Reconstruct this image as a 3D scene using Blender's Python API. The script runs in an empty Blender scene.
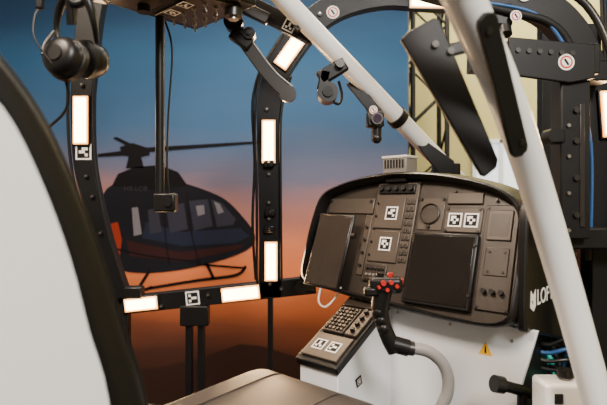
import bpy, math, random
from mathutils import Matrix, Vector
random.seed(4)
COL = bpy.context.scene.collection
PI = math.pi

# ------------------------------------------------------------------ materials
def srgb(r, g, b):
    f = lambda c: ((c/255+0.055)/1.055)**2.4 if c/255 > 0.04045 else c/255/12.92
    return (f(r), f(g), f(b), 1)

def mat(name, col, rough=0.5, metal=0.0, bump=0.0, scale=80.0, emis=None, es=0.0, var=0.0, coat=0.0, spec=0.5):
    m = bpy.data.materials.new(name); m.use_nodes = True
    nt = m.node_tree; b = nt.nodes['Principled BSDF']
    b.inputs['Base Color'].default_value = col
    b.inputs['Roughness'].default_value = rough
    b.inputs['Metallic'].default_value = metal
    b.inputs['Coat Weight'].default_value = coat
    b.inputs['Specular IOR Level'].default_value = spec
    if emis:
        b.inputs['Emission Color'].default_value = emis
        b.inputs['Emission Strength'].default_value = es
    tc = nt.nodes.new('ShaderNodeTexCoord')
    if bump > 0:
        n = nt.nodes.new('ShaderNodeTexNoise')
        n.inputs['Scale'].default_value = scale
        nt.links.new(tc.outputs['Object'], n.inputs['Vector'])
        bp = nt.nodes.new('ShaderNodeBump'); bp.inputs['Strength'].default_value = bump
        bp.inputs['Distance'].default_value = 0.001
        nt.links.new(n.outputs['Fac'], bp.inputs['Height'])
        nt.links.new(bp.outputs['Normal'], b.inputs['Normal'])
    if var > 0:
        n2 = nt.nodes.new('ShaderNodeTexNoise'); n2.inputs['Scale'].default_value = 5
        n2.inputs['Detail'].default_value = 5
        nt.links.new(tc.outputs['Object'], n2.inputs['Vector'])
        mr = nt.nodes.new('ShaderNodeMapRange')
        mr.inputs['To Min'].default_value = max(0.02, rough-var); mr.inputs['To Max'].default_value = min(1, rough+var)
        nt.links.new(n2.outputs['Fac'], mr.inputs['Value'])
        nt.links.new(mr.outputs['Result'], b.inputs['Roughness'])
    return m

BLACK = mat('black_powder_coat', (0.004, 0.004, 0.0045, 1), 0.45, 0, 0.3, 400, var=0.1, spec=.28)
BLACK2 = mat('black_plastic', (0.006, 0.0055, 0.0055, 1), 0.36, 0, 0.1, 300, spec=.35)
RUBBER = mat('rubber', (0.004, 0.004, 0.004, 1), 0.6, spec=.3)
PANEL = mat('instrument_panel_paint', (0.042, 0.032, 0.025, 1), 0.34, 0.15, 0.3, 500, var=0.12)
PANEL2 = mat('radio_panel_paint', (0.078, 0.060, 0.047, 1), 0.36, 0.15, 0.2, 400, var=0.12)
GREYP = mat('grey_paint', (0.17, 0.155, 0.14, 1), 0.45)
SCREEN = mat('dark_screen_glass', (0.008, 0.006, 0.005, 1), 0.16, 0, 0, coat=0.3, var=0.08)
LEATHER = mat('black_leather', (0.005, 0.0045, 0.0045, 1), 0.4, 0, 0.35, 350, spec=.35)
LEATHER2 = mat('seat_leather_top', (0.036, 0.030, 0.027, 1), 0.45, 0, 0.35, 350, spec=.4)
WHITE = mat('white_gloss_paint', (0.90, 0.90, 0.89, 1), 0.28, 0, 0.02, 20, coat=0.3)
WHITE2 = mat('white_sheet_panel', (0.78, 0.80, 0.82, 1), 0.45)
LABELW = mat('label_white', (0.85, 0.83, 0.78, 1), 0.6)
INK = mat('label_ink', (0.006, 0.006, 0.006, 1), 0.6, spec=.2)
RED = mat('red_plastic', (0.5, 0.015, 0.012, 1), 0.35)
YEL = mat('warning_yellow', (0.9, 0.5, 0.02, 1), 0.5)
STEEL = mat('brushed_steel', (0.4, 0.38, 0.36, 1), 0.32, 1.0)
DSTEEL = mat('dark_steel', (0.05, 0.047, 0.045, 1), 0.35, 0.8)
HOSE = mat('grey_hose', (0.23, 0.22, 0.21, 1), 0.45)
GLASS = mat('lens_glass', (0.02, 0.01, 0.03, 1), 0.05, coat=1)
BLUEC = mat('blue_cable', (0.02, 0.09, 0.25, 1), 0.4)
TEAL = mat('teal_tube', (0.02, 0.35, 0.28, 1), 0.3, emis=(0.02, 0.5, 0.35, 1), es=0.5)
GREEN = mat('green_led', (0, 0.5, 0.2, 1), 0.3, emis=(0.0, 1, 0.3, 1), es=3)
LAMP = mat('led_diffuser', (1, 0.9, 0.7, 1), 0.4, emis=(1.0, 0.68, 0.34, 1), es=24)
LAMPHALO = mat('led_halo_glow', (1, 0.7, 0.4, 1), 0.5, emis=(1.0, 0.36, 0.06, 1), es=3.5)  # orange halo round each lamp, imitated by a glowing colour
BOXW = mat('beige_box', (0.5, 0.47, 0.42, 1), 0.5)

# ------------------------------------------------------------------ builders
def frame(o, x, y, z):
    x, y, z = Vector(x), Vector(y), Vector(z)
    return Matrix(((x.x, y.x, z.x, o[0]), (x.y, y.y, z.y, o[1]), (x.z, y.z, z.z, o[2]), (0, 0, 0, 1)))
def facing_y(Y):   # vertical plane at depth Y: x->X, y->Z, z->toward -Y
    return frame((0, Y, 0), (1, 0, 0), (0, 0, 1), (0, -1, 0))
ID = Matrix.Identity(4)

def catmull(pts, n=6, closed=False):
    P = [Vector(p) for p in pts]; out = []; N = len(P)
    if N < 3: return P
    rng = N if closed else N-1
    for i in range(rng):
        if closed: a, b, c, d = P[(i-1) % N], P[i], P[(i+1) % N], P[(i+2) % N]
        else: a, b, c, d = P[max(i-1, 0)], P[i], P[i+1], P[min(i+2, N-1)]
        for k in range(n):
            t = k/n
            out.append(0.5*((2*b)+(c-a)*t+(2*a-5*b+4*c-d)*t*t+(3*b-a-3*c+d)*t**3))
    if not closed: out.append(P[-1])
    return out

class Obj:
    def __init__(s, name, F=None):
        s.e = bpy.data.objects.new(name, None); s.e.empty_display_size = 0.1
        COL.objects.link(s.e); s.F = F or ID; s.parts = []
    def add(s, name, vs, fs, m, bev=0, F=None, seg=2, sharp=35):
        M = F or s.F
        me = bpy.data.meshes.new(name)
        me.from_pydata([tuple(M @ Vector(v)) for v in vs], [], fs)
        return s._fin(name, me, M, m, bev, seg, sharp)
    def _fin(s, name, me, M, m, bev, seg, sharp):
        import bmesh
        bm = bmesh.new(); bm.from_mesh(me)
        bmesh.ops.recalc_face_normals(bm, faces=bm.faces); bm.to_mesh(me); bm.free()
        me.shade_smooth(); me.set_sharp_from_angle(angle=math.radians(sharp))
        me.materials.append(m)
        o = bpy.data.objects.new(name, me); COL.objects.link(o); o.parent = s.e
        if bev > 0:
            b = o.modifiers.new('b', 'BEVEL'); b.width = bev; b.segments = seg; b.limit_method = 'ANGLE'; b.angle_limit = 0.6
            b.harden_normals = False
        s.parts.append(o); return o
    def box(s, name, c, d, m, bev=0.002, rot=0, F=None, seg=2):
        x, y, z = [v/2 for v in d]; R = Matrix.Rotation(rot, 3, 'Z')
        vs = [Vector(c)+R @ Vector((i*x, j*y, k*z)) for i in (-1, 1) for j in (-1, 1) for k in (-1, 1)]
        fs = [(0, 1, 3, 2), (4, 6, 7, 5), (0, 4, 5, 1), (2, 3, 7, 6), (0, 2, 6, 4), (1, 5, 7, 3)]
        return s.add(name, vs, fs, m, bev, F, seg)
    def prism(s, name, poly, z0, z1, m, bev=0, F=None, seg=2):
        n = len(poly)
        vs = [(p[0], p[1], z0) for p in poly]+[(p[0], p[1], z1) for p in poly]
        fs = [tuple(range(n))[::-1], tuple(range(n, 2*n))]+[(i, (i+1) % n, n+(i+1) % n, n+i) for i in range(n)]
        return s.add(name, vs, fs, m, bev, F, seg)
    def band(s, name, pts, w, z0, z1, m, bev=0.003, F=None, n=6, roundends=False):
        P = catmull([(p[0], p[1], 0) for p in pts], n) if len(pts) > 2 else [Vector((p[0], p[1], 0)) for p in pts]
        ws = w if isinstance(w, (list, tuple)) else [w]*len(P)
        if len(ws) != len(P):
            ws = [ws[min(int(i/(len(P)-1)*(len(ws)-1)), len(ws)-2)]*(1-((i/(len(P)-1)*(len(ws)-1)) % 1 if i < len(P)-1 else 1)) +
                  ws[min(int(i/(len(P)-1)*(len(ws)-1)), len(ws)-2)+1]*((i/(len(P)-1)*(len(ws)-1)) % 1 if i < len(P)-1 else 1) for i in range(len(P))]
        L, R = [], []
        for i, p in enumerate(P):
            t = (P[min(i+1, len(P)-1)]-P[max(i-1, 0)]).normalized(); nn = Vector((-t.y, t.x, 0))
            L.append(p+nn*ws[i]/2); R.append(p-nn*ws[i]/2)
        if roundends:
            t1 = (P[-1]-P[-2]).normalized(); t0 = (P[0]-P[1]).normalized()
            def arc(c, t, r):
                a0 = math.atan2(t.y, t.x)
                return [c+Vector((math.cos(a0+k), math.sin(a0+k), 0))*r for k in (PI/2*.7, PI/4, 0, -PI/4, -PI/2*.7)]
            poly = L+arc(P[-1], t1, ws[-1]/2)+R[::-1]+arc(P[0], t0, ws[0]/2)
        else: poly = L+R[::-1]
        nL = len(poly)
        if roundends or len(P) < 3:
            return s.prism(name, poly, z0, z1, m, bev, F)
        k = len(L); vs = [(a.x, a.y, z) for z in (z0, z1) for a in L+R]
        fs = [(0, k, 3*k, 2*k), (k-1, 3*k-1, 4*k-1, 2*k-1)]
        for i in range(k-1):
            fs += [(i, i+1, k+i+1, k+i), (2*k+i, 3*k+i, 3*k+i+1, 2*k+i+1), (i, 2*k+i, 2*k+i+1, i+1), (k+i, k+i+1, 3*k+i+1, 3*k+i)]
        return s.add(name, vs, fs, m, bev, F)
    def tube(s, name, pts, r, m, seg=14, n=6, F=None):
        P = catmull(pts, n) if len(pts) > 2 else [Vector(p) for p in pts]
        k0 = len(r) if isinstance(r, (list, tuple)) else 0
        vs, fs = [], []; up = None
        for i, p in enumerate(P):
            t = (P[min(i+1, len(P)-1)]-P[max(i-1, 0)]).normalized()
            if up is None:
                up = Vector((0, 0, 1)) if abs(t.z) < 0.9 else Vector((1, 0, 0))
            up = (up-t*up.dot(t)).normalized(); sd = t.cross(up)
            if k0:
                f = i/(len(P)-1)*(k0-1); j = min(int(f), k0-2); rr = r[j]*(1-(f-j))+r[j+1]*(f-j)
            else: rr = r
            for k in range(seg):
                a = 2*PI*k/seg; vs.append(p+(up*math.cos(a)+sd*math.sin(a))*rr)
        for i in range(len(P)-1):
            for k in range(seg):
                a, b = i*seg+k, i*seg+(k+1) % seg; fs.append((a, b, b+seg, a+seg))
        fs.append(tuple(range(seg))[::-1]); fs.append(tuple(range(len(vs)-seg, len(vs))))
        return s.add(name, vs, fs, m, 0, F, sharp=50)
    def cyl(s, name, a, b, r, m, r2=None, seg=20, F=None):
        return s.tube(name, [a, b], [r, r if r2 is None else r2], m, seg, F=F)
    def loft(s, name, rings, m, cap0=True, cap1=True, F=None, sharp=35):
        k = len(rings[0]); vs = [p for r in rings for p in r]; fs = []
        for i in range(len(rings)-1):
            for j in range(k):
                a, b = i*k+j, i*k+(j+1) % k; fs.append((a, b, b+k, a+k))
        if cap0: fs.append(tuple(range(k))[::-1])
        if cap1: fs.append(tuple(range(len(vs)-k, len(vs))))
        return s.add(name, vs, fs, m, 0, F, sharp=sharp)
    def ball(s, name, c, r, m, F=None, sc=(1, 1, 1)):
        rings = []
        for i in range(1, 10):
            th = PI*i/10
            rings.append([(c[0]+r*sc[0]*math.sin(th)*math.cos(2*PI*k/18), c[1]+r*sc[1]*math.sin(th)*math.sin(2*PI*k/18), c[2]+r*sc[2]*math.cos(th)) for k in range(18)])
        return s.loft(name, rings, m, F=F, sharp=80)
    def text(s, name, txt, size, m, F, z=0.001):
        cu = bpy.data.curves.new('t', 'FONT'); cu.body = txt; cu.size = size; cu.extrude = 0.0004; cu.offset = size*.012
        o = bpy.data.objects.new('tmp', cu); COL.objects.link(o)
        bpy.context.view_layer.update()
        dg = bpy.context.evaluated_depsgraph_get()
        me = bpy.data.meshes.new_from_object(o.evaluated_get(dg))
        bpy.data.objects.remove(o)
        me.transform(F @ Matrix.Translation((0, 0, z)))
        me.materials.clear(); me.name = name
        return s._fin(name, me, F, m, 0, 1, 35)
    def marker(s, F, c, size, z=0, rot=0):
        R = Matrix.Rotation(rot, 3, 'Z'); c = Vector((c[0], c[1], z))
        def q(name, cx, cy, w, h, dz, m):
            s.box(name, c+R @ Vector((cx, cy, dz)), (w, h, 0.0008), m, 0, rot, F)
        q('marker_label', 0, 0, size, size, 0.0006, LABELW)
        q('marker_square', 0, 0, size*.78, size*.78, 0.0014, INK)
        pats = [[(-1, 1), (0, 1), (-1, 0), (0, -1), (1, 0)], [(0, 1), (1, 1), (-1, 0), (0, 0), (1, -1)], [(-1, -1), (0, 0), (1, 0), (-1, 1)], [(0, 0), (0, 1), (1, -1), (-1, -1)]]
        for (i, j) in random.choice(pats):
            q('marker_cell', i*size*.19, j*size*.19, size*.18, size*.18, 0.0022, LABELW)
    def bolt(s, F, x, y, z, r=0.006, h=0.005, m=None):
        s.cyl('bolt', (x, y, z), (x, y, z+h), r, m or DSTEEL, seg=10, F=F)
    def sticker(s, F, x, y, z, r):
        s.cyl('round_label', (x, y, z), (x, y, z+.001), r, LABELW, seg=24, F=F)
        s.cyl('round_label_ring', (x, y, z+.001), (x, y, z+.0016), r*.8, RED, seg=24, F=F)
        s.cyl('round_label_core', (x, y, z+.0016), (x, y, z+.0022), r*.58, LABELW, seg=24, F=F)
        s.box('round_label_glyph', (x, y, z+.0026), (r*.3, r*.9, .0006), INK, 0, .6, F)
    def done(s):
        lo = Vector((1e9,)*3); hi = -lo; cs = []
        for o in s.parts:
            a = Vector((1e9,)*3); b = Vector((-1e9,)*3)
            for v in o.data.vertices:
                for i in range(3): a[i] = min(a[i], v.co[i]); b[i] = max(b[i], v.co[i])
            cs.append((a+b)/2)
            for i in range(3): lo[i] = min(lo[i], a[i]); hi[i] = max(hi[i], b[i])
        c = Vector(((lo.x+hi.x)/2, (lo.y+hi.y)/2, lo.z)); s.e.location = c
        for o, pc in zip(s.parts, cs):
            o.data.transform(Matrix.Translation(-pc)); o.location = pc-c

# common directions: H = heading of the cockpit, U = cockpit's right
H = Vector((0.678, 0.735, 0)); U = Vector((0.735, -0.678, 0)); Z = Vector((0, 0, 1))

# ------------------------------------------------------------------ room
def slab(name, c, d, m):
    o = Obj('tmp_'+name); b = o.box(name, c, d, m, 0); o.done()
    mw = o.e.location+b.location; b.parent = None; b.location = mw; b.name = name
    bpy.data.objects.remove(o.e); return b
WALL = mat('wall_paint_yellow', (0.50, 0.44, 0.17, 1), 0.8, 0, 0.1, 60)
WALL2 = mat('wall_paint_grey', (0.30, 0.28, 0.26, 1), 0.8, 0, 0.1, 60)
FLOORM = mat('floor_carpet', (0.03, 0.03, 0.035, 1), 0.85, 0, 0.5, 200, var=0.05)
CEILM = mat('ceiling_paint', (0.5, 0.48, 0.44, 1), 0.8)
slab('floor', (0, 1.0, -0.05), (9, 8.4, 0.1), FLOORM)
slab('ceiling', (0, 1.0, 5.05), (9, 8.4, 0.1), CEILM)
slab('wall_back', (0, 5.15, 2.5), (9, 0.1, 5), WALL)
slab('wall_front', (0, -3.15, 2.5), (9, 0.1, 5), WALL2)
slab('wall_left', (-4.45, 1, 2.5), (0.1, 8.2, 5), WALL2)
slab('wall_right', (4.45, 1, 2.5), (0.1, 8.2, 5), WALL)
slab('baseboard_back', (0, 5.085, 0.06), (8.8, 0.03, 0.12), WHITE2)
w = Obj('window_1')
WGL = mat('window_daylight', (0.8, 0.85, 0.9, 1), 0.3, emis=(0.8, 0.88, 1, 1), es=0.9)
w.box('pane', (2.0, 5.09, 2.1), (0.5, 0.01, 1.0), WGL, 0)
for x in (1.73, 2.0, 2.27): w.box('frame_bar', (x, 5.07, 2.1), (0.04, 0.04, 1.08), WHITE2)
for z in (1.58, 2.62): w.box('frame_rail', (2.0, 5.07, z), (0.58, 0.04, 0.04), WHITE2)
w.done()

# ------------------------------------------------------------------ backdrop banner
def banner_mat():
    m = bpy.data.materials.new('dusk_sky_print'); m.use_nodes = True
    nt = m.node_tree; b = nt.nodes['Principled BSDF']; b.inputs['Roughness'].default_value = 0.8
    b.inputs['Specular IOR Level'].default_value = 0.15
    g = nt.nodes.new('ShaderNodeNewGeometry'); sp = nt.nodes.new('ShaderNodeSeparateXYZ')
    nt.links.new(g.outputs['Position'], sp.inputs[0])
    no = nt.nodes.new('ShaderNodeTexNoise'); no.inputs['Scale'].default_value = 1.1; no.inputs['Detail'].default_value = 6
    mp = nt.nodes.new('ShaderNodeMapping'); mp.inputs['Scale'].default_value = (0.6, 1, 2.2)
    nt.links.new(g.outputs['Position'], mp.inputs[0]); nt.links.new(mp.outputs[0], no.inputs['Vector'])
    ma = nt.nodes.new('ShaderNodeMath'); ma.operation = 'MULTIPLY_ADD'
    nt.links.new(no.outputs['Fac'], ma.inputs[0]); ma.inputs[1].default_value = 0.55; nt.links.new(sp.outputs['Z'], ma.inputs[2])
    mr = nt.nodes.new('ShaderNodeMapRange'); mr.inputs['From Min'].default_value = 0.26; mr.inputs['From Max'].default_value = 4.36
    nt.links.new(ma.outputs[0], mr.inputs['Value'])
    cr = nt.nodes.new('ShaderNodeValToRGB'); nt.links.new(mr.outputs[0], cr.inputs[0])
    stops = [(0.0, (38, 24, 20)), (0.19, (62, 36, 28)), (0.255, (110, 60, 40)), (0.31, (166, 88, 50)), (0.37, (206, 114, 68)), (0.43, (204, 122, 90)), (0.48, (156, 106, 98)),
             (0.55, (88, 90, 112)), (0.64, (52, 82, 116)), (0.76, (34, 70, 102)), (0.86, (20, 46, 72)), (0.95, (12, 30, 50)), (1.0, (10, 24, 42))]
    els = cr.color_ramp.elements
    els[0].position = 0; els[0].color = srgb(*stops[0][1]); els[1].position = 1; els[1].color = srgb(*stops[-1][1])
    for p, c in stops[1:-1]:
        e = els.new(p); e.color = srgb(*c)
    nt.links.new(cr.outputs[0], b.inputs['Base Color'])
    return m
bd = Obj('backdrop_banner')
bd.box('printed_fabric', (-1.6, 4.01, 2.06), (4.87, 0.02, 4.1), banner_mat(), 0)
bd.box('foot_rail', (-1.62, 4.03, 0.02), (4.86, 0.12, 0.04), DSTEEL)
for x in (-4.03, 0.83): bd.box('side_profile', (x, 4.03, 2.06), (0.03, 0.05, 4.1), DSTEEL)
# artwork coordinates: 8 mm print grid, y down from the top of the print
AF = frame((-2.428, 3.998, 3.62), (0.008, 0, 0), (0, 0, -0.008), (0, -1, 0))
def flat(name, col, rough=0.8): return mat(name, srgb(*col), rough, spec=.15)
P_NAVY = flat('print_navy', (17, 18, 26)); P_DK = flat('print_dark', (9, 8, 12)); P_WIN = flat('print_window', (104, 102, 112))
P_WIN2 = flat('print_window_dim', (42, 43, 56)); P_RED = flat('print_red', (130, 42, 26)); P_BL = flat('print_blue', (26, 32, 50)); P_GR = flat('print_grey', (42, 41, 48))
P_M2 = flat('print_ridge_near', (46, 29, 24))
def art(poly, m, l, name):
    bd.prism(name, poly, 0.0005*l, 0.0005*l+0.0004, m, 0, AF)
def artline(pts, wd, m, l, name): bd.band(name, pts, wd, 0.0005*l, 0.0005*l+0.0004, m, 0, AF)
art([(-190, 395), (40, 378), (120, 372), (165, 366), (200, 358), (240, 344), (262, 346), (300, 358), (340, 366), (408, 374), (408, 428), (-190, 428)], P_M2, 2, 'print_mountain')
fus = catmull([(101, 205, 0), (106, 190, 0), (118, 183, 0), (140, 179, 0), (178, 182, 0), (205, 190, 0), (226, 200, 0), (243, 217, 0), (254, 232, 0), (254, 243, 0), (243, 252, 0), (215, 262, 0), (180, 270, 0), (145, 273, 0), (118, 269, 0), (105, 252, 0), (100, 228, 0)], 4, True)
art([(p.x, p.y) for p in fus], P_NAVY, 3, 'print_fuselage')
art([(112, 186), (118, 174), (135, 167), (160, 165), (178, 172), (188, 186), (150, 190)], P_DK, 4, 'print_engine_cowl')
art([(100, 226), (118, 222), (122, 240), (119, 262), (106, 252)], P_RED, 4, 'print_tail')
art([(146, 222), (182, 232), (240, 228), (250, 236), (236, 243), (182, 246), (142, 238)], P_BL, 4, 'print_stripe')
art([(126, 240), (180, 252), (244, 244), (240, 249), (182, 262), (130, 256)], flat('print_maroon', (42, 20, 22)), 4, 'print_belly')
art([(189, 201), (208, 199), (213, 226), (194, 231)], P_WIN2, 5, 'print_windshield')
art([(211, 199), (222, 203), (236, 219), (233, 225), (217, 227)], P_WIN2, 5, 'print_windshield')
art([(214, 201), (220, 204), (224, 212), (218, 214)], P_WIN, 6, 'print_glint')
art([(196, 206), (204, 205), (205, 214), (198, 216)], P_WIN, 6, 'print_glint')
art([(166, 206), (184, 203), (188, 229), (170, 233)], P_WIN2, 5, 'print_door_window')
art([(148, 210), (158, 208), (162, 232), (150, 234)], P_WIN2, 5, 'print_door_window')
art([(132, 208), (138, 207), (142, 234), (134, 236)], P_WIN, 5, 'print_door_window')
artline([(163, 190), (166, 240), (170, 266)], 1.2, P_DK, 6, 'print_door_line')
artline([(187, 192), (192, 235), (200, 264)], 1.2, P_DK, 6, 'print_door_line')
artline([(104, 246), (150, 256), (200, 262)], 1.6, P_DK, 6, 'print_line')
art([(130, 152), (140, 152), (144, 168), (126, 168)], P_DK, 4, 'print_mast')
art([(120, 147), (133, 143), (148, 148), (150, 155), (136, 158), (122, 155)], P_DK, 5, 'print_rotor_hub')
art([(138, 148), (262, 141), (262, 143), (138, 153)], P_DK, 4, 'print_blade')
art([(136, 149), (98, 154), (98, 157), (136, 155)], P_DK, 4, 'print_blade')
art([(134, 150), (113, 138), (117, 137), (138, 147)], P_DK, 4, 'print_blade')
artline([(150, 288), (200, 280), (236, 275), (246, 266)], 3, P_DK, 4, 'print_skid')
artline([(120, 291), (142, 290), (152, 287)], 3, P_DK, 4, 'print_skid')
artline([(206, 262), (214, 279)], 3, P_DK, 4, 'print_strut'); artline([(150, 270), (138, 289)], 3, P_DK, 4, 'print_strut')
artline([(196, 264), (246, 268)], 2, P_DK, 4, 'print_strut')
TF = frame((-2.428+124*.008, 3.994, 3.62-191*.008), (1, 0, 0), (0, 0, 1), (0, -1, 0))
bd.text('print_registration', 'HB-LOR', 0.055, P_GR, TF)
bd.done()

# ------------------------------------------------------------------ lighting truss
tr = Obj('lighting_truss')
xa, xb = 0.93, 1.22
for (x, y) in ((xa, 4.25), (xb, 4.25), (xa, 4.5), (xb, 4.5)):
    tr.cyl('chord', (x, y, 0), (x, y, 4.6), 0.022, BLACK, seg=10)
for i in range(16):
    z = 0.15+i*0.28; a, b = (xa, xb) if i % 2 else (xb, xa)
    for y in (4.25, 4.5): tr.cyl('brace', (a, y, z), (b, y, z+.28), 0.011, BLACK, seg=8)
    for x in (xa, xb): tr.cyl('brace', (x, 4.25 if i % 2 else 4.5, z), (x, 4.5 if i % 2 else 4.25, z+.28), 0.011, BLACK, seg=8)
tr.box('foot_plate', (1.10, 4.4, 0.01), (0.42, 0.42, 0.02), BLACK)
tr.done()

# ------------------------------------------------------------------ platform
pf = Obj('motion_platform')
pf.prism('deck', [(-1.35, 0.35), (1.35, 0.35), (1.35, 3.0), (0.7, 3.0), (0.3, 2.58), (-1.35, 2.58)], 0.87, 0.95, BLACK, 0.005)
for (x, y) in ((-1.0, .7), (1.0, .7), (1.0, 2.6), (-1.0, 2.3), (0, 1.5)):
    pf.cyl('actuator_body', (x, y, 0.05), (x*.8, y*.9+.15, 0.5), 0.06, DSTEEL); pf.cyl('actuator_rod', (x*.8, y*.9+.15, 0.5), (x*.75, y*.85+.2, 0.88), 0.035, STEEL)
    pf.cyl('actuator_foot', (x, y, 0), (x, y, 0.06), 0.11, BLACK)
pf.done()

# ------------------------------------------------------------------ LED light bars (with their real light output)
def led(F, c, size, rot=0, z=0.0, e=3.0):
    o = Obj('led_light_bar')
    o.box('housing', (c[0], c[1], z+.005), (size[0]+.026, size[1]+.026, .010), BLACK2, .003, rot, F)
    o.box('halo_rim', (c[0], c[1], z+.011), (size[0]+.012, size[1]+.012, .008), LAMPHALO, .003, rot, F)  # glowing rim stands in for the halo round the lamp
    o.box('diffuser', (c[0], c[1], z+.017), (size[0]-.006, size[1]-.006, .010), LAMP, .004, rot, F)
    o.done()
    l = bpy.data.lights.new('led_bar_light', 'AREA'); l.energy = e; l.color = (1, .62, .32); l.shape = 'RECTANGLE'; l.size, l.size_y = size
    lo = bpy.data.objects.new('led_bar_light', l); COL.objects.link(lo)
    lo.matrix_world = F @ Matrix.Translation((c[0], c[1], z+.026)) @ Matrix.Rotation(rot, 4, 'Z') @ Matrix.Rotation(PI, 4, 'X')

# ------------------------------------------------------------------ side frame (plane Y = 2.5)
FY = facing_y(2.5)
cf = Obj('cockpit_frame', FY)
T = 0.03
cf.band('front_post', [(-1.0, 3.25), (-1.06, 2.95), (-1.085, 2.7), (-1.10, 2.5), (-1.09, 2.21), (-1.05, 2.01), (-.985, 1.76), (-.90, 1.5)], [.14, .12, .11, .105, .10, .09, .09, .09], -T, T, BLACK)
cf.band('sill_bar', [(-.93, 1.485), (.06, 1.592)], .085, -T, T, BLACK)
cf.band('centre_post', [(-.165, 1.53), (-.165, 1.8), (-.17, 2.05), (-.175, 2.36), (-.165, 2.52), (-.125, 2.66), (-.05, 2.78), (.05, 2.9), (.2, 2.99), (.4, 3.03), (.6, 3.02), (.9, 3.0), (1.25, 2.98)],
        [.115, .11, .105, .11, .12, .13, .13, .13, .13, .12, .12, .12, .12], -T, T, BLACK)
cf.band('post_lip', [(-.228, 1.6), (-.23, 2.05), (-.238, 2.36), (-.228, 2.55), (-.185, 2.69), (-.1, 2.83)], .012, T, T+.025, BLACK2)
cf.band('post_lip', [(-.108, 1.62), (-.112, 2.05), (-.113, 2.36), (-.10, 2.5), (-.06, 2.62)], .012, T, T+.02, BLACK2)
for x in (-.57, -.51): cf.box('sill_leg', (x, 1.22, 0), (.03, .54, .05), BLACK)
cf.box('sill_leg_clamp', (-.54, 1.44, .01), (.14, .1, .06), BLACK2, .006)
cf.box('rear_leg', (-.165, 1.25, -.0), (.025, .6, .05), BLACK); cf.box('front_leg', (-.9, 1.22, 0), (.06, .54, .05), BLACK)
cf.box('outer_leg', (1.22, 1.97, 0), (.08, 2.04, .06), BLACK)
for (x, y) in ((-1.085, 2.66), (-1.09, 2.58), (-1.07, 2.13), (-1.04, 2.03), (-1.0, 1.85), (-.7, 1.49), (-.47, 1.545), (-.18, 2.46), (-.17, 2.14), (-.17, 2.0), (-.17, 1.92), (-.165, 1.6), (-.11, 1.575), (.0, 1.585), (-.02, 2.82), (.08, 2.93)):
    cf.bolt(FY, x, y, T, .011, .012); cf.bolt(FY, x, y, T+.012, .005, .006, STEEL)
for (x, y) in ((-.17, 2.19), (-.168, 1.87), (-.163, 1.95)):
    cf.box('cable_clip', (x, y, T+.015), (.05, .035, .03), BLACK2, .006); cf.ball('clip_screw', (x, y, T+.03), .01, DSTEEL)
cf.tube('cable', [(-.235, 1.62, T+.01), (-.25, 1.9, T+.015), (-.24, 2.2, T+.012), (-.25, 2.5, T+.01), (-.2, 2.7, T)], .007, RUBBER, 8)
cf.tube('cable', [(-1.15, 2.75, T), (-1.165, 2.5, T), (-1.15, 2.2, T), (-1.1, 1.95, T), (-1.02, 1.7, T)], .008, RUBBER, 8)
cf.tube('cable', [(-1.03, 2.7, T), (-1.04, 2.5, T), (-1.03, 2.2, T), (-.99, 1.95, T)], .006, RUBBER, 8)
cf.marker(FY, (-1.087, 2.25), .078, T); cf.marker(FY, (-.548, 1.528), .068, T, .1)
cf.sticker(FY, .145, 2.94, T, .032)
cf.cyl('sill_spacer', (-.01, 1.585, T), (-.01, 1.585, T+.03), .03, BLACK2)
cf.box('sill_block', (-.84, 1.555, .02), (.09, .06, .06), BLACK2, .008); cf.box('sill_block', (.02, 1.60, .02), (.08, .085, .06), BLACK2, .008)
cf.done()
led(FY, (-1.097, 2.405), (.062, .225), 0, T)
led(FY, (-.172, 2.30), (.054, .20), 0, T)
led(FY, (-.160, 1.71), (.05, .18), 0, T)
led(FY, (-.80, 1.50), (.15, .052), .107, T)
led(FY, (-.31, 1.552), (.175, .056), .107, T)
led(FY, (-.068, 2.74), (.16, .06), .95, T)
led(FY, (.63, 2.985), (.20, .045), -.02, T)

# ------------------------------------------------------------------ overhead console
OC = frame((-.47, 2.17, 2.75), H, U, -Z)   # x forward, y right, z down
oc = Obj('overhead_console', OC)
oc.box('housing', (-.36, .19, -.06), (.74, .40, .12), BLACK, .012)
oc.box('switch_plate', (-.12, .19, .004), (.2, .3, .01), PANEL, .003)
oc.box('switch_plate', (-.40, .19, .004), (.28, .3, .01), PANEL, .003)
for i in range(3):
    for j in range(4):
        x, y = -.06-.05*i, .08+.07*j
        oc.cyl('switch_bushing', (x, y, .008), (x, y, .018), .009, STEEL, seg=10); oc.cyl('toggle', (x, y, .018), (x+.006, y, .04), .004, STEEL, .005, 8)
oc.cyl('rotary_knob', (-.30, .10, .008), (-.30, .10, .035), .026, BLACK2); oc.cyl('rotary_knob', (-.30, .25, .008), (-.30, .25, .035), .026, BLACK2)
oc.marker(OC, (-.19, .12), .05, .0095); oc.marker(OC, (-.2, .22), .05, .0095)
oc.cyl('hub_ring', (-.05, .32, .004), (-.05, .32, .04), .035, DSTEEL); oc.cyl('hub_core', (-.05, .32, .04), (-.05, .32, .05), .02, STEEL)
oc.cyl('ceiling_strut', (-.2, .19, -.12), (-.2, .19, -2.25), .03, BLACK); oc.cyl('ceiling_strut', (-.6, .19, -.12), (-.6, .19, -2.25), .03, BLACK)
F2 = facing_y(2.12)
oc.band('link_arm', [(-.27, 2.86), (.02, 2.71)], .075, -.012, .012, BLACK, .003, F2, roundends=True)
oc.band('latch_arm', [(-.31, 2.77), (-.22, 2.64), (-.14, 2.53), (-.07, 2.46)], [.06, .06, .055, .06], .014, .03, DSTEEL, .004, F2)
oc.cyl('latch_end', (-.065, 2.455, .012), (-.065, 2.455, .034), .035, DSTEEL, F=F2)
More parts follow.
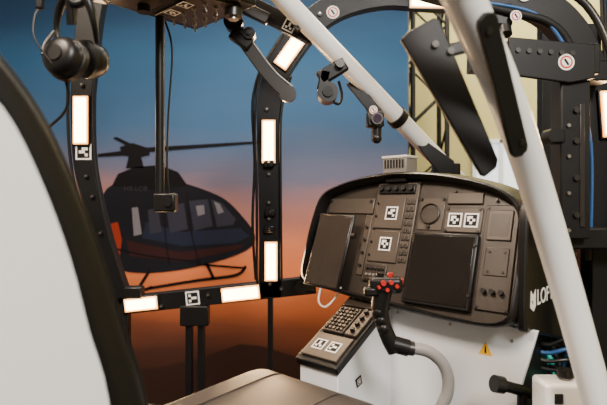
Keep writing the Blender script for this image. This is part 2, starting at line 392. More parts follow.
oc.band('latch_arm_edge', [(-.285, 2.78), (-.2, 2.655), (-.12, 2.55), (-.045, 2.485)], .006, .03, .034, STEEL, .001, F2)
for (x, y, r) in ((-.29, 2.75, .04), (-.225, 2.7, .025), (-.02, 2.73, .018)):
    oc.cyl('pivot', (x, y, .012), (x, y, .06), r, BLACK2, F=F2); oc.cyl('pivot_bolt', (x, y, .06), (x, y, .068), r*.4, DSTEEL, F=F2)
oc.box('latch_block', (-.26, 2.68, .03), (.1, .05, .04), BLACK2, .008, -.6, F2)
oc.box('latch_grip', (-.2, 2.79, .03), (.12, .05, .03), DSTEEL, .006, -.45, F2)
oc.marker(F2, (-.06, 2.745), .05, .0125, -.47)
oc.done()

hp = Obj('tracking_camera_pole')
hp.cyl('pole', (-.574, 2.0, 2.75), (-.574, 2.0, 2.0), .018, BLACK)
hp.box('sensor_body', (-.55, 2.0, 2.0), (.085, .06, .075), BLACK2, .008)
hp.cyl('sensor_lens', (-.535, 1.972, 2.0), (-.535, 1.96, 2.0), .016, BLACK)
hp.tube('cable', [(-.55, 1.99, 2.72), (-.52, 1.98, 2.6), (-.535, 1.98, 2.35), (-.54, 1.98, 2.15), (-.535, 1.99, 2.035)], .004, RUBBER, 8)
hp.done()

# ------------------------------------------------------------------ white canopy tubes
ta = Obj('canopy_tube')
ta.tube('white_tube', [(-.29, 1.89, 3.0), (-.114, 2.0, 2.85), (.37, 2.3, 2.457), (.855, 2.6, 2.065), (1.03, 2.71, 1.93), (1.08, 2.74, 1.75), (1.08, 2.75, 1.4), (1.08, 2.75, .955)], .042, WHITE, 24, 8)
ta.cyl('base_flange', (1.08, 2.75, .95), (1.08, 2.75, .97), .09, BLACK)
ta.cyl('clamp_collar', (.43, 2.335, 2.405), (.455, 2.35, 2.385), .050, BLACK2)
ta.cyl('clamp_collar', (.70, 2.5, 2.185), (.74, 2.53, 2.155), .05, BLACK2)
ta.box('lower_bracket', (.69, 2.42, 2.16), (.13, .05, .06), BLACK, .008)
ta.prism('side_bracket', [(.545, 2.275), (.585, 2.295), (.72, 2.20), (.72, 2.13), (.655, 2.13), (.60, 2.20)], -.01, .01, BLACK, .003, facing_y(2.40))
ta.tube('top_mount', [(-.29, 1.89, 3.0), (-.35, 1.85, 3.05), (-.36, 1.8, 3.4), (-.36, 1.8, 5.0)], .03, BLACK)
ta.done()

F3 = facing_y(2.1)
s1 = Obj('tracking_camera', F3)
s1.box('mount_plate', (.12, 2.545, 0.02), (.13, .06, .03), BLACK, .008, .55)
s1.box('mount_arm', (.085, 2.505, .02), (.045, .09, .03), BLACK2, .006, -.2)
s1.cyl('camera_body', (.10, 2.455, -.03), (.10, 2.455, .05), .042, BLACK2)
s1.cyl('camera_lens', (.10, 2.455, .05), (.10, 2.455, .058), .022, BLACK)
s1.cyl('pivot_knob', (.15, 2.57, .03), (.15, 2.57, .06), .018, DSTEEL)
s1.tube('cable', [(.12, 2.43, -.02), (.15, 2.42, -.03), (.165, 2.46, -.05), (.15, 2.52, -.04)], .006, RUBBER, 8)
s1.done()
F4 = facing_y(2.24)
s2 = Obj('tracking_camera', F4)
s2.prism('bracket_plate', [(.19, 2.53), (.235, 2.55), (.36, 2.40), (.36, 2.34), (.315, 2.34), (.28, 2.42)], -.01, .01, BLACK, .003)
s2.box('camera_body', (.315, 2.365, .03), (.075, .07, .05), BLACK2, .01)
s2.cyl('camera_lens', (.32, 2.365, .055), (.32, 2.365, .075), .026, DSTEEL); s2.cyl('camera_glass', (.32, 2.365, .075), (.32, 2.365, .078), .018, GLASS)
s2.cyl('swivel', (.325, 2.335, .02), (.325, 2.29, .02), .022, BLACK2); s2.ball('ball_joint', (.325, 2.285, .02), .024, BLACK2)
s2.sticker(F4, .305, 2.405, .056, .018)
s2.done()

tb = Obj('canopy_tube')
B = [(.13, .9, 2.86), (.2688, .95, 2.47), (.3146, .98, 2.397), (.4514, 1.12, 2.241), (.5838, 1.25, 2.031), (.6988, 1.32, 1.756), (.7985, 1.36, 1.463), (.86, 1.38, 1.25), (.93, 1.4, .955)]
tb.tube('white_tube', B, .040, WHITE, 28, 8)
tb.cyl('base_flange', (.93, 1.4, .95), (.93, 1.4, .97), .085, BLACK)
FS = frame((.343, .935, 2.335), Vector((.153, .18, -.23)).normalized(), Vector((.83, 0, .553)).normalized(), Vector((.153, .18, -.23)).normalized().cross(Vector((.83, 0, .553)).normalized()))
tb.band('grab_strap', [(0, 0), (.30, -.012)], .042, -.006, .006, RUBBER, .002, FS, roundends=True)
for x in (.012, .285): tb.bolt(FS, x, -.004, -.012, .007, .022, DSTEEL)
FF = facing_y(1.15)
tb.prism('sun_visor', [(.222, 2.374), (.24, 2.392), (.300, 2.424), (.312, 2.418), (.446, 2.098), (.442, 2.08), (.415, 2.058), (.405, 2.064)], -.008, .008, BLACK, .004, FF)
tb.box('visor_arm', (.36, 2.36, -.02), (.12, .03, .02), BLACK2, .005, .25, FF)
for (x, y) in ((.30, 2.36), (.335, 2.345)): tb.bolt(FF, x, y, .008, .008, .008)
tb.done()

# ------------------------------------------------------------------ right-hand arch & post
F5 = facing_y(1.8)
ra = Obj('rear_arch_frame', F5)
ra.band('arch', [(.30, 2.86), (.437, 2.79), (.635, 2.745), (.815, 2.72), (.941, 2.63), (1.02, 2.477), (1.057, 2.26), (1.067, 1.865), (1.067, 1.4), (1.067, .955)], .10, -.04, .04, BLACK)
ra.tube('cable', [(.5, 2.72, .05), (.7, 2.67, .05), (.85, 2.63, .055), (.93, 2.55, .05), (.965, 2.4, .05), (.98, 2.1, .05), (.99, 1.8, .05)], .016, RUBBER, 10)
ra.tube('cable', [(.6, 2.70, .06), (.8, 2.66, .06), (.90, 2.56, .06), (.95, 2.42, .06), (1.0, 2.2, .06), (1.0, 1.9, .06)], .006, BLUEC, 10)
ra.tube('cable', [(.85, 2.78, .03), (1.0, 2.7, .03), (1.08, 2.5, .05), (1.1, 2.2, .05), (1.09, 1.9, .05)], .014, DSTEEL, 10)
F6 = facing_y(1.66)
ra.box('post', (.885, 2.16, 0), (.098, .56, .07), BLACK, .006, 0, F6)
ra.prism('gusset_plate', [(.66, 2.535), (.94, 2.51), (.94, 2.40), (.86, 2.385), (.67, 2.41)], .036, .05, BLACK, .004, F6)
ra.box('crossbar', (.76, 2.475, 0), (.42, .10, .06), BLACK, .006, -.03, F6)
ra.box('lower_link', (.98, 1.88, -.04), (.28, .07, .08), BLACK, .006, 0, F6)
ra.box('upper_link', (.97, 2.44, -.05), (.12, .07, .09), BLACK, .006, 0, F6)
for i in range(6): ra.bolt(F6, .69+.035*i, 2.49-.002*i, .05, .008, .006)
for z in (2.3, 2.2, 2.08, 1.96): ra.bolt(F6, .885, z, .035, .01, .01); ra.bolt(F6, .86, z-.05, .035, .006, .008, STEEL)
ra.box('post_groove', (.905, 2.12, .036), (.016, .4, .006), DSTEEL, .002, 0, F6)
ra.cyl('clamp_knob', (.80, 2.215, .02), (.80, 2.215, .07), .022, BLACK2, F=F6); ra.box('clamp_block', (.82, 2.215, .02), (.06, .045, .04), BLACK2, .006, 0, F6)
ra.sticker(F6, .846, 2.452, .05, .026)
ra.sticker(F5, .735, 2.645, .07, .02); ra.sticker(F5, .775, 2.73, .045, .024)
ra.box('hanger_block', (.70, 2.66, .02), (.07, .08, .06), BLACK2, .008)
ra.cyl('hanger_lens', (.71, 2.62, .03), (.71, 2.59, .04), .024, DSTEEL)
ra.done()
F7 = facing_y(1.95)
lp = Obj('cable_duct', F7)
lp.box('duct', (1.13, 2.3, -.03), (.07, .8, .05), BLACK2); lp.box('status_led', (1.17, 2.07, .0), (.012, .04, .004), GREEN, 0)
lp.box('duct_foot', (1.13, 1.43, -.03), (.07, .94, .05), BLACK2)
for i in range(4): lp.tube('cable', [(1.15+.015*i, 2.9, .01), (1.16+.01*i, 2.6, .02), (1.19+.008*i, 2.2, .02), (1.17+.012*i, 1.8, .02), (1.14+.02*i, 1.3, 0), (1.15, .96, 0)], .007, BLUEC if i == 2 else RUBBER, 8)
lp.done()
led(F5, (1.065, 2.31), (.035, .15), .07, .042)

# ------------------------------------------------------------------ instrument panel
V = Vector((.2095, .227, .951)); N = U.cross(V).normalized(); V = N.cross(U).normalized()
PO = Vector((.03, 2.25, 1.65)); PF = frame(PO, U, V, N)
ip = Obj('cockpit_instrument_dashboard', PF)
out = catmull([(.0, -.0, 0), (-.02, .13, 0), (-.015, .28, 0), (.01, .385, 0), (.09, .43, 0), (.22, .465, 0), (.38, .482, 0), (.54, .475, 0), (.70, .445, 0), (.83, .40, 0), (.905, .33, 0), (.925, .2, 0), (.925, .05, 0), (.90, -.055, 0), (.75, -.075, 0), (.45, -.06, 0), (.15, -.03, 0)], 5, True)
cen = Vector((.44, .2, 0))
def ring(sc, off, z, vshift=0):
    r = []
    for p in out:
        d = (p-cen); L = d.length; q = cen+d*(max(L*sc+off, 0)/L); r.append((q.x, q.y+vshift, z))
    return r
ip.loft('face_plate', [ring(1, -.022, -.012), ring(1, -.022, 0)], PANEL)
ip.loft('glareshield_cowl', [ring(1, -.022, -.004), ring(1, -.020, .045), ring(1, -.012, .062), ring(1, -.002, .058), ring(1, 0.004, .04), ring(1, .012, -.10, .04), ring(1, 0, -.24, .075), ring(.93, -.02, -.36, .10), ring(.7, -.03, -.42, .11)], BLACK2, cap0=False, sharp=50)
def pbox(n, u0, u1, v0, v1, h, m, bev=.003, z=0): return ip.box(n, ((u0+u1)/2, (v0+v1)/2, z+h/2), (u1-u0, v1-v0, h), m, bev, 0, PF)
pbox('avionics_column', .285, .485, .03, .45, .014, PANEL2)
pbox('radio_upper', .30, .47, .40, .44, .024, BLACK2)
for i in range(5): ip.cyl('radio_knob', (.315+.035*i, .42, .02), (.315+.035*i, .42, .036), .010, DSTEEL, seg=12)
pbox('radio_unit', .30, .435, .25, .385, .022, PANEL2); pbox('radio_unit', .30, .435, .11, .24, .022, PANEL2)
ip.marker(PF, (.38, .315), .056, .0225); ip.marker(PF, (.375, .185), .056, .0225)
for i in range(9):
    pbox('push_button', .443, .458, .115+.03*i, .135+.03*i, .02, PANEL, .002); pbox('push_button', .463, .477, .115+.03*i, .135+.03*i, .02, PANEL, .002)
for i in range(5):
    for j in range(2): ip.bolt(PF, .308, .135+.055*i, .0225, .005, .004)
pbox('radio_unit', .295, .40, .035, .10, .02, PANEL)
for i in range(5): pbox('push_button', .305+.018*i, .317+.018*i, .05, .06, .026, GREYP, .001)
for i in range(5): pbox('push_button', .305+.018*i, .317+.018*i, .075, .085, .026, BLACK2, .001)
pbox('left_plate', .03, .275, .315, .385, .008, PANEL2)
pbox('left_recess', .245, .278, .05, .31, .006, PANEL2)
for i in range(4): ip.cyl('left_knob', (.262, .09+.055*i, .006), (.262, .09+.055*i, .016), .006, DSTEEL, seg=12)
for (u, v, r) in ((.545, .32, .042),):
    rr = [[(u+a*math.cos(2*PI*k/32), v+a*math.sin(2*PI*k/32), h) for k in range(32)] for a, h in ((r, 0), (r, .012), (r*.92, .014), (r*.88, .006))]
    ip.loft('gauge_bezel', rr, PANEL, cap0=False); ip.cyl('gauge_glass', (u, v, .004), (u, v, .007), r*.82, PANEL, seg=32)
pbox('gauge_plate', .495, .60, .255, .385, .004, PANEL2)
ip.cyl('gauge_knob', (.545, .268, .004), (.545, .268, .016), .007, DSTEEL, seg=12)
pbox('marker_plate', .61, .755, .25, .345, .008, PANEL2)
ip.marker(PF, (.652, .297), .054, .0085); ip.marker(PF, (.716, .297), .054, .0085)
pbox('display_bezel', .490, .757, -.035, .242, .022, BLACK2, .006)
pbox('display_glass', .502, .745, -.022, .230, .003, SCREEN, .001, .0222)
for v in (.02, .2): ip.cyl('display_knob', (.751, v, .022), (.751, v, .032), .005, DSTEEL, seg=12)
pbox('right_plate', .768, .885, -.02, .355, .01, PANEL)
pbox('right_indicator', .782, .868, .225, .335, .018, PANEL2)
pbox('right_indicator_window', .792, .858, .24, .32, .001, PANEL, .0, .018)
pbox('right_blank', .785, .868, .10, .20, .014, PANEL)
for (u, v) in ((.80, .185), (.853, .185), (.80, .115), (.853, .115)): ip.bolt(PF, u, v, .014, .005, .004)
for i in range(3): ip.cyl('rotary_knob', (.797+.03*i, .045, .01), (.797+.03*i, .045, .028), .009, BLACK2, seg=14)
for (u, v) in ((.04, .37), (.26, .37), (.29, .445), (.48, .445), (.5, .38), (.595, .38), (.62, .34), (.745, .34), (.62, .255), (.745, .255), (.775, .345), (.875, .345), (.775, -.01), (.875, -.01), (.64, .41), (.80, .375)):
    ip.bolt(PF, u, v, .006, .006, .008)
pbox('upper_plate', .61, .75, .36, .405, .01, PANEL2)
KF = frame(PO+U*.936, H, Z, U)
k = catmull([(-.005, .33, 0), (.05, .365, 0), (.15, .36, 0), (.3, .32, 0), (.42, .22, 0), (.47, .05, 0), (.46, -.13, 0), (.40, -.165, 0), (.2, -.12, 0), (.04, -.075, 0), (-.03, -.05, 0), (-.03, .1, 0)], 4, True)
ip.prism('flank_shell', [(p.x, p.y) for p in k], -.02, .012, BLACK2, .008, KF)
ip.text('cowl_lettering', 'LOFT', .072, LABELW, frame(PO+U*.9485+H*.070+Z*.01, H, Z, U), .0)
ip.prism('cowl_emblem', [(0, 0), (.006, .055), (.022, .04), (.034, .04), (.05, .055), (.052, .0), (.03, -.016)], 0, .001, LABELW, 0, frame(PO+U*.9483+H*.005+Z*.01, H, Z, U))
ip.prism('cowl_emblem_eye', [(.012, .022), (.024, .018), (.02, .008)], 0.001, .0016, INK, 0, frame(PO+U*.9483+H*.005+Z*.01, H, Z, U))
ip.done()

vb = Obj('ventilated_control_box')
c = Vector((.405, 2.10, 2.105)); VF = frame(c, U, H, Z)
vb.box('case', (0, 0, .045), (.115, .09, .065), GREYP, .005, 0, VF)
vb.box('top_cover', (0, 0, .083), (.12, .095, .012), BOXW, .003, 0, VF)
for i in range(7): vb.box('vent_slot', (-.042+.014*i, -.046, .055), (.006, .004, .035), INK, 0, 0, VF)
vb.box('mounting_foot', (0, 0, -.0), (.10, .07, .04), BLACK2, .003, 0, VF)
vb.done()

tbm = Obj('tablet_display', PF)
tbm.box('bezel', (.128, .13, .062), (.195, .325, .014), BLACK2, .006, -.04)
tbm.box('screen', (.128, .13, .070), (.178, .305, .003), mat('tablet_glass', (.03, .022, .017, 1), .25, coat=.4, var=.06), .001, -.04)
tbm.box('standoff', (.13, .16, .03), (.06, .12, .052), BLACK)
tbm.cyl('side_knob', (.232, .20, .06), (.248, .20, .06), .012, DSTEEL)
tbm.tube('charging_cord', [(.12, -.03, .06), (.125, -.09, .06), (.15, -.105, .04), (.175, -.06, .02), (.18, -.01, .0)], .004, LABELW, 8)
tbm.done()

# ------------------------------------------------------------------ centre console + base
cc = Obj('centre_console')
FL = Vector((.224, 2.111, 1.6)); FR = Vector((.356, 1.989, 1.6)); NL = Vector((-.013, 1.851, 1.41)); NR = Vector((.119, 1.729, 1.41))
def low(p, z): return Vector((p.x, p.y, z))
vs = [NL, NR, FR, FL, low(NL, .952), low(NR, .952), low(FR, .952), low(FL, .952)]
cc.add('white_body', vs, [(0, 1, 2, 3), (4, 7, 6, 5), (0, 4, 5, 1), (1, 5, 6, 2), (2, 6, 7, 3), (3, 7, 4, 0)], WHITE2, .004)
W = (FL-NL).normalized(); CN = U.cross(W).normalized(); CF = frame(NL, U, W, CN)
cc.box('top_tray', (.09, .20, .012), (.195, .42, .03), BLACK, .005, 0, CF)
cc.box('lower_panel', (.09, .075, .03), (.165, .12, .012), PANEL2, .003, 0, CF)
cc.marker(CF, (.055, .075), .05, .036, .0); cc.marker(CF, (.122, .075), .05, .036)
cc.box('keyboard_unit', (.062, .22, .032), (.10, .145, .014), PANEL, .003, 0, CF)
for i in range(5):
    for j in range(7): cc.box('key', (.026+.018*i, .163+.019*j, .042), (.012, .012, .007), PANEL2 if (i+j) % 3 else BLACK2, .0015, 0, CF)
cc.box('radio_unit', (.146, .22, .032), (.055, .145, .014), PANEL2, .003, 0, CF)
for j in range(4): cc.cyl('knob', (.146, .17+.034*j, .038), (.146, .17+.034*j, .055), .010, DSTEEL, seg=12, F=CF)
cc.box('upper_unit', (.09, .345, .032), (.165, .08, .014), PANEL, .003, 0, CF)
for i in range(4): cc.cyl('toggle', (.035+.037*i, .345, .038), (.035+.037*i, .35, .062), .004, STEEL, .005, 8, CF)
SFc = frame(NR, (FR-low(NR, 1.6)).normalized(), Z, U)
cc.box('side_label', (.12, -.06, .002), (.035, .035, .001), INK, 0, .3, SFc); cc.marker(SFc, (.12, -.06), .02, .003, .3)
cc.cyl('side_port', (.10, -.16, .001), (.10, -.16, .008), .022, BLACK2, F=SFc); cc.cyl('side_port_core', (.10, -.16, .008), (.10, -.16, .01), .012, DSTEEL, F=SFc)
p1 = FR-H*.012
BFr = frame((p1.x, p1.y, 0), U, Z, U.cross(Z))
L = .50
cc.prism('front_sheet', [(-.03, .955), (L, .955), (L, 1.40), (L+.05, 1.585), (-.03, 1.595)], -.02, 0, WHITE2, .003, BFr)
cc.box('inner_body', (L/2, 1.255, -.19), (L-.05, .6, .34), BLACK, .01, 0, BFr)
for (x, y) in ((.03, 1.57), (.25, 1.56), (.47, 1.54), (.47, 1.3), (.03, 1.2)): cc.bolt(BFr, x, y, 0, .006, .003, STEEL)
cc.prism('warning_triangle', [(.355, 1.475), (.405, 1.475), (.38, 1.52)], 0, .001, YEL, 0, BFr)
cc.prism('warning_glyph', [(.3765, 1.482), (.3835, 1.482), (.382, 1.505), (.378, 1.505)], .001, .0016, INK, 0, BFr)
cc.done()

# ------------------------------------------------------------------ cyclic stick
cy = Obj('cyclic_control_stick')
cy.tube('grip', [(.292, 1.6, 1.525), (.275, 1.6, 1.56), (.255, 1.6, 1.61), (.245, 1.6, 1.66), (.25, 1.6, 1.70), (.258, 1.6, 1.735)], [.024, .025, .024, .028, .030, .031], BLACK2, 20)
for i in range(4): cy.ball('finger_ridge', (.243-.002*i+.006*abs(i-2), 1.592, 1.60+.026*i), .021, BLACK2)
cy.box('grip_head', (.262, 1.598, 1.737), (.105, .062, .052), BLACK2, .014, -.1, None, 4)
cy.box('trigger_guard', (.215, 1.59, 1.718), (.045, .04, .03), BLACK2, .008)
for (x, z, r, m) in ((.25, 1.748, .008, RED), (.274, 1.75, .007, RED), (.292, 1.738, .006, RED), (.262, 1.727, .006, RED), (.282, 1.72, .006, DSTEEL), (.236, 1.735, .005, RED)):
    cy.cyl('button', (x, 1.57, z), (x, 1.556, z), r, m, seg=14)
cy.cyl('hat_switch', (.278, 1.6, 1.762), (.278, 1.6, 1.775), .009, RED); cy.cyl('hat_switch', (.245, 1.6, 1.762), (.245, 1.6, 1.775), .012, BLACK2)
cy.box('red_switch', (.308, 1.59, 1.75), (.016, .026, .018), RED, .004)
cy.cyl('collar', (.285, 1.6, 1.548), (.335, 1.6, 1.534), .027, BLACK2); cy.cyl('collar_ring', (.335, 1.6, 1.534), (.352, 1.6, 1.532), .023, DSTEEL)
cy.tube('grey_tube', [(.34, 1.6, 1.534), (.375, 1.6, 1.53), (.41, 1.6, 1.517), (.445, 1.6, 1.485), (.462, 1.6, 1.44), (.460, 1.6, 1.39), (.437, 1.6, 1.33), (.41, 1.6, 1.2), (.40, 1.6, .96)], .0195, HOSE, 18)
cy.cyl('floor_boot', (.40, 1.6, .953), (.40, 1.6, 1.02), .06, RUBBER, .03)
cy.done()

# ------------------------------------------------------------------ pilot seat
SB = frame((-.444, 1.0195, 0), H, Z, U)
ps = Obj('pilot_seat', SB)
front = [(.03, 1.45), (.0, 1.664), (-.0375, 1.79), (-.0815, 1.925), (-.122, 2.034), (-.17, 2.134), (-.228, 2.208), (-.29, 2.255), (-.35, 2.27)]
back = [(-.392, 2.24), (-.37, 2.19), (-.29, 2.165), (-.235, 2.12), (-.19, 2.03), (-.149, 1.915), (-.12, 1.80), (-.09, 1.69), (-.06, 1.45)]
fc = catmull([(p[0], p[1], 0) for p in front], 4); bc = catmull([(p[0], p[1], 0) for p in back], 4)
def inset_ring(poly, d, s):
    n = len(poly); r = []
    for i, p in enumerate(poly):
        t = (poly[(i+1) % n]-poly[i-1]).normalized(); nn = Vector((-t.y, t.x, 0)); r.append((p.x+nn.x*d, p.y+nn.y*d, s))
    return r
pl = fc+bc
def cushion(nm, poly, s0, s1, rr, m, sgn=1):
    rings = []
    for k in range(6):
        a = PI/2*k/5; rings.append(inset_ring(poly, sgn*rr*(1-math.sin(a)), s0+rr*(1-math.cos(a))))
    for k in range(6):
        a = PI/2*(1-k/5); rings.append(inset_ring(poly, sgn*rr*(1-math.sin(a)), s1-rr*(1-math.cos(a))))
    return ps.loft(nm, rings, m, sharp=60)
cushion('backrest_cushion', pl, -.25, .25, .024, LEATHER)
ps.tube('side_piping', [(p.x-.003, p.y, .237) for p in fc[::2]], .0035, LEATHER, 8, 2)
ps.tube('side_piping', [(p.x+.006, p.y, .243) for p in bc[::2]], .0035, LEATHER, 8, 2)
cushion('white_shell', [Vector((p.x, p.y, 0)) for p in bc]+catmull([(p[0], p[1], 0) for p in [(-.07, 1.40), (-.19, 1.42), (-.20, 1.62), (-.235, 1.75), (-.275, 1.90), (-.32, 2.03), (-.38, 2.11), (-.45, 2.18), (-.45, 2.25)]], 4), -.262, .258, .012, WHITE)
cp = catmull([(-.05, 1.31, 0), (-.03, 1.42, 0), (.1, 1.445, 0), (.3, 1.438, 0), (.5, 1.448, 0), (.66, 1.452, 0), (.73, 1.42, 0), (.74, 1.36, 0), (.70, 1.31, 0), (.3, 1.30, 0)], 5, True)
cushion('seat_cushion', cp, -.235, .245, .035, LEATHER2, -1)
ps.tube('cushion_seam', [(.05, 1.441, .12), (.3, 1.440, .12), (.55, 1.451, .12), (.66, 1.453, .12), (.722, 1.428, .12)], .003, LEATHER2, 8, 4)
ps.tube('cushion_seam', [(.05, 1.441, -.13), (.3, 1.440, -.13), (.55, 1.451, -.13), (.66, 1.453, -.13), (.722, 1.428, -.13)], .003, LEATHER2, 8, 4)
ps.box('seat_pan', (.32, 1.28, 0), (.74, .06, .46), WHITE, .01)
ps.box('seat_pedestal', (.30, 1.111, 0), (.45, .32, .36), BLACK, .01)
ps.box('recline_hinge', (.02, 1.47, .262), (.08, .22, .02), BLACK2, .008); ps.box('recline_hinge', (.02, 1.47, -.262), (.08, .22, .02), BLACK2, .008)
ps.tube('belt_strap', [(.05, 1.46, -.225), (.12, 1.50, -.22), (.2, 1.475, -.18), (.26, 1.462, -.12)], [.012, .012, .012, .01], RUBBER, 10)
ps.box('belt_buckle', (.10, 1.53, -.21), (.06, .03, .05), BLACK2, .008, .3)
ps.done()

# ------------------------------------------------------------------ headset
F8 = facing_y(1.3)
hs = Obj('aviation_headset', F8)
cx, cy_ = -.607, 2.385
hs.tube('headband', [(cx-.035, cy_+.02, -.02), (cx-.045, cy_+.08, -.02), (cx-.02, cy_+.135, 0), (cx+.03, cy_+.15, .03), (cx+.065, cy_+.12, .04), (cx+.075, cy_+.07, .03), (cx+.07, cy_+.03, .0)], [.006, .008, .012, .012, .012, .008, .006], BLACK2, 12)
def cup(x, y, z, r, tilt):
    ax = Vector((math.sin(tilt), .15, math.cos(tilt))).normalized(); c = Vector((x, y, z))
    hs.tube('ear_cushion', [tuple(c-ax*.028), tuple(c-ax*.024), tuple(c-ax*.008), tuple(c-ax*.004)], [r*.86, r, r, r*.9], LEATHER, 28, 1)
    hs.tube('ear_cup', [tuple(c-ax*.004), tuple(c+ax*.012), tuple(c+ax*.026), tuple(c+ax*.032), tuple(c+ax*.034)], [r*.93, r*.92, r*.8, r*.55, r*.1], BLACK2, 28, 1)
    hs.cyl('ear_cup_badge', tuple(c+ax*.033), tuple(c+ax*.036), r*.35, DSTEEL)
cup(cx-.005, cy_-.015, .02, .056, -.25); cup(cx+.035, cy_+.0, -.05, .050, 2.6)
hs.tube('cup_yoke', [(cx-.04, cy_+.06, -.0), (cx-.055, cy_+.02, .02), (cx-.055, cy_-.01, .03)], .005, DSTEEL, 8)
hs.tube('mic_boom', [(cx-.02, cy_-.04, .05), (cx-.055, cy_+.02, .07), (cx-.058, cy_+.08, .06), (cx-.05, cy_+.1, .05)], .0025, DSTEEL, 8)
hs.box('microphone', (cx-.052, cy_+.112, .05), (.018, .03, .016), RUBBER, .005)
hs.tube('headset_cord', [(cx-.01, cy_-.07, 0), (cx-.02, cy_-.14, -.02), (cx-.14, cy_-.3, -.05), (cx-.2, cy_-.9, -.05), (cx-.2, .96, -.05)], .004, RUBBER, 8)
hs.tube('hanger_hook', [(cx+.09, cy_+.16, .03), (cx+.05, cy_+.125, .03), (cx+.015, cy_+.135, .03), (cx+.01, cy_+.3, 0), (cx+.01, 5.0, 0)], .011, BLACK, 10)
hs.box('hanger_block', (cx+.05, cy_+.165, .0), (.10, .04, .05), BLACK2, .008, -.2)
hs.done()

# ------------------------------------------------------------------ computer rack & boxes at lower right
cr = Obj('computer_rack')
RF = frame((1.02, 2.12, .952), (1, 0, 0), (0, 0, 1), (0, -1, 0))
cr.box('case', (.08, .22, -.16), (.46, .44, .3), BLACK, .008, 0, RF)
cr.box('front_mesh', (.08, .22, -.005), (.43, .41, .01), DSTEEL, .003, 0, RF)
for i in range(10): cr.box('grille_bar', (.08, .04+.04*i, .004), (.41, .012, .01), BLACK2, .001, 0, RF)
for (x, y) in ((-.03, .36), (-.02, .2), (.18, .34)):
    cr.tube('fan_ring', [(x+.045*math.cos(a*PI/6), y+.045*math.sin(a*PI/6), .014) for a in range(13)], .005, TEAL, 8, 2, RF)
    cr.cyl('fan_hub', (x, y, .008), (x, y, .02), .02, BLACK2, F=RF)
cr.box('upper_unit', (.17, .68, -.18), (.28, .48, .24), BLACK, .01, 0, RF)
for i in range(7):
    cr.box('unit_bar', (.18, .50+.055*i, -.055), (.24, .018, .02), DSTEEL if i % 2 else BLACK2, .003, 0, RF)
    cr.cyl('unit_connector', (.10+.03*(i % 4), .52+.05*i, -.05), (.10+.03*(i % 4), .52+.05*i, -.02), .012, STEEL if i % 3 == 0 else BLACK2, seg=10, F=RF)
random.seed(9)
for i in range(9):
    x = .86+.03*i
    cr.tube('cable', [(x, 1.98, 1.5-.02*(i % 3)), (x+.03, 1.94-.01*i, 1.46-.03*(i % 4)), (x+.02*(i % 3), 1.93, 1.36), (x+.08-.02*(i % 5), 1.92, 1.2), (x, 1.95, .96)], .008 if i % 3 else .011, (RUBBER, DSTEEL, TEAL, RUBBER, BLUEC)[i % 5], 8, F=ID)
for i in range(5):
    cr.tube('loop_cable', [(.83, 1.90, 1.50-.035*i), (.90, 1.86, 1.47-.03*i), (.98, 1.84, 1.50-.04*i), (1.06, 1.88, 1.44-.03*i), (1.14, 1.98, 1.52-.05*i), (1.18, 2.1, 1.5-.05*i)], .008, (RUBBER, BLUEC, DSTEEL, RUBBER, TEAL)[i], 8, F=ID)
cr.done()
pd = Obj('pedal_linkage')
pd.cyl('cross_rod', (.62, 1.58, 1.425), (.86, 1.64, 1.345), .018, BLACK); pd.cyl('rod_end', (.60, 1.575, 1.43), (.63, 1.582, 1.422), .027, BLACK2)
pd.cyl('vertical_rod', (.70, 1.60, 1.39), (.70, 1.60, .952), .016, BLACK); pd.cyl('vertical_rod', (.84, 1.635, 1.345), (.84, 1.635, .952), .016, BLACK)
pd.cyl('cross_rod', (.66, 1.58, 1.30), (.88, 1.62, 1.26), .014, DSTEEL)
pd.box('rod_clamp', (.78, 1.62, 1.365), (.05, .06, .06), BLACK2, .008)
pd.done()
wb = Obj('control_box')
wb.box('case', (.765, 1.5, 1.415), (.12, .10, .11), WHITE, .012, 0, None, 4)
wb.box('base_plate', (.765, 1.5, 1.355), (.14, .12, .012), BLACK2)
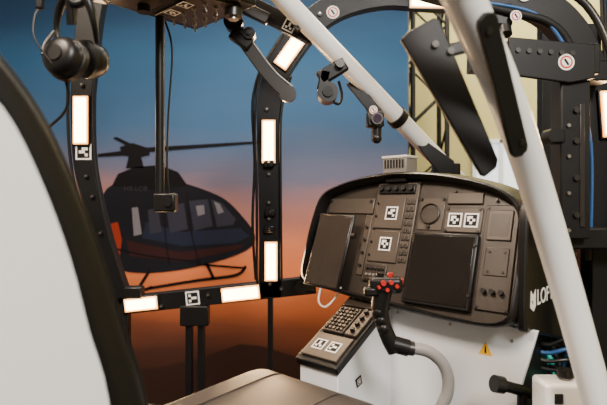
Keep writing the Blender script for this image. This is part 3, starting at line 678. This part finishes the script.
wb.cyl('knob_stem', (.785, 1.5, 1.468), (.785, 1.5, 1.48), .012, STEEL); wb.cyl('knob', (.785, 1.5, 1.478), (.785, 1.5, 1.50), .024, BLACK2)
wb.box('switch', (.74, 1.449, 1.43), (.025, .006, .03), BLACK2, .002)
wb.cyl('stand', (.765, 1.5, 1.35), (.765, 1.5, .952), .02, BLACK)
wb.done()

# ------------------------------------------------------------------ lights
def area(name, loc, target, size, energy, col):
    l = bpy.data.lights.new(name, 'AREA'); l.energy = energy; l.color = col; l.shape = 'RECTANGLE'; l.size = size[0]; l.size_y = size[1]
    o = bpy.data.objects.new(name, l); COL.objects.link(o); o.location = loc
    o.rotation_euler = (Vector(target)-Vector(loc)).to_track_quat('-Z', 'Y').to_euler()
area('ceiling_light', (-1.8, 0.0, 4.8), (-.1, 1.8, 1.6), (1.0, 1.0), 290, (1, .82, .64))
area('front_fill_light', (1.3, -2.2, 4.6), (.4, 1.5, 1.6), (1.2, 1.2), 330, (1, .95, .90))  # camera-side fill, added to brighten the white tubes
area('backdrop_wash_light', (.2, 2.9, 4.8), (.2, 4.1, 2.0), (2.0, .3), 60, (1, .95, .88))  # unseen wash lamp, added to light the backdrop print
area('wall_wash_light', (2.4, 3.8, 4.8), (2.2, 5.0, 2.6), (1.5, .5), 110, (1, .94, .78))  # unseen lamp aimed at the yellow wall, added to keep it bright
area('ceiling_light.004', (-.3, 3.0, 4.85), (.4, 2.0, 1.8), (.8, .5), 150, (1, .76, .52))
wd = bpy.data.worlds.new('room_ambient'); bpy.context.scene.world = wd; wd.use_nodes = True
wd.node_tree.nodes['Background'].inputs[0].default_value = (.5, .55, .6, 1); wd.node_tree.nodes['Background'].inputs[1].default_value = .3

# ------------------------------------------------------------------ camera
cam = bpy.data.cameras.new('camera'); co = bpy.data.objects.new('camera', cam); COL.objects.link(co)
co.location = (0, 0, 2.0); co.rotation_euler = (PI/2, 0, 0)
cam.sensor_width = 36; cam.lens = 36*500/607; cam.clip_start = .02
cam.dof.use_dof = True; cam.dof.focus_distance = 1.9; cam.dof.aperture_fstop = 2.4
bpy.context.scene.camera = co
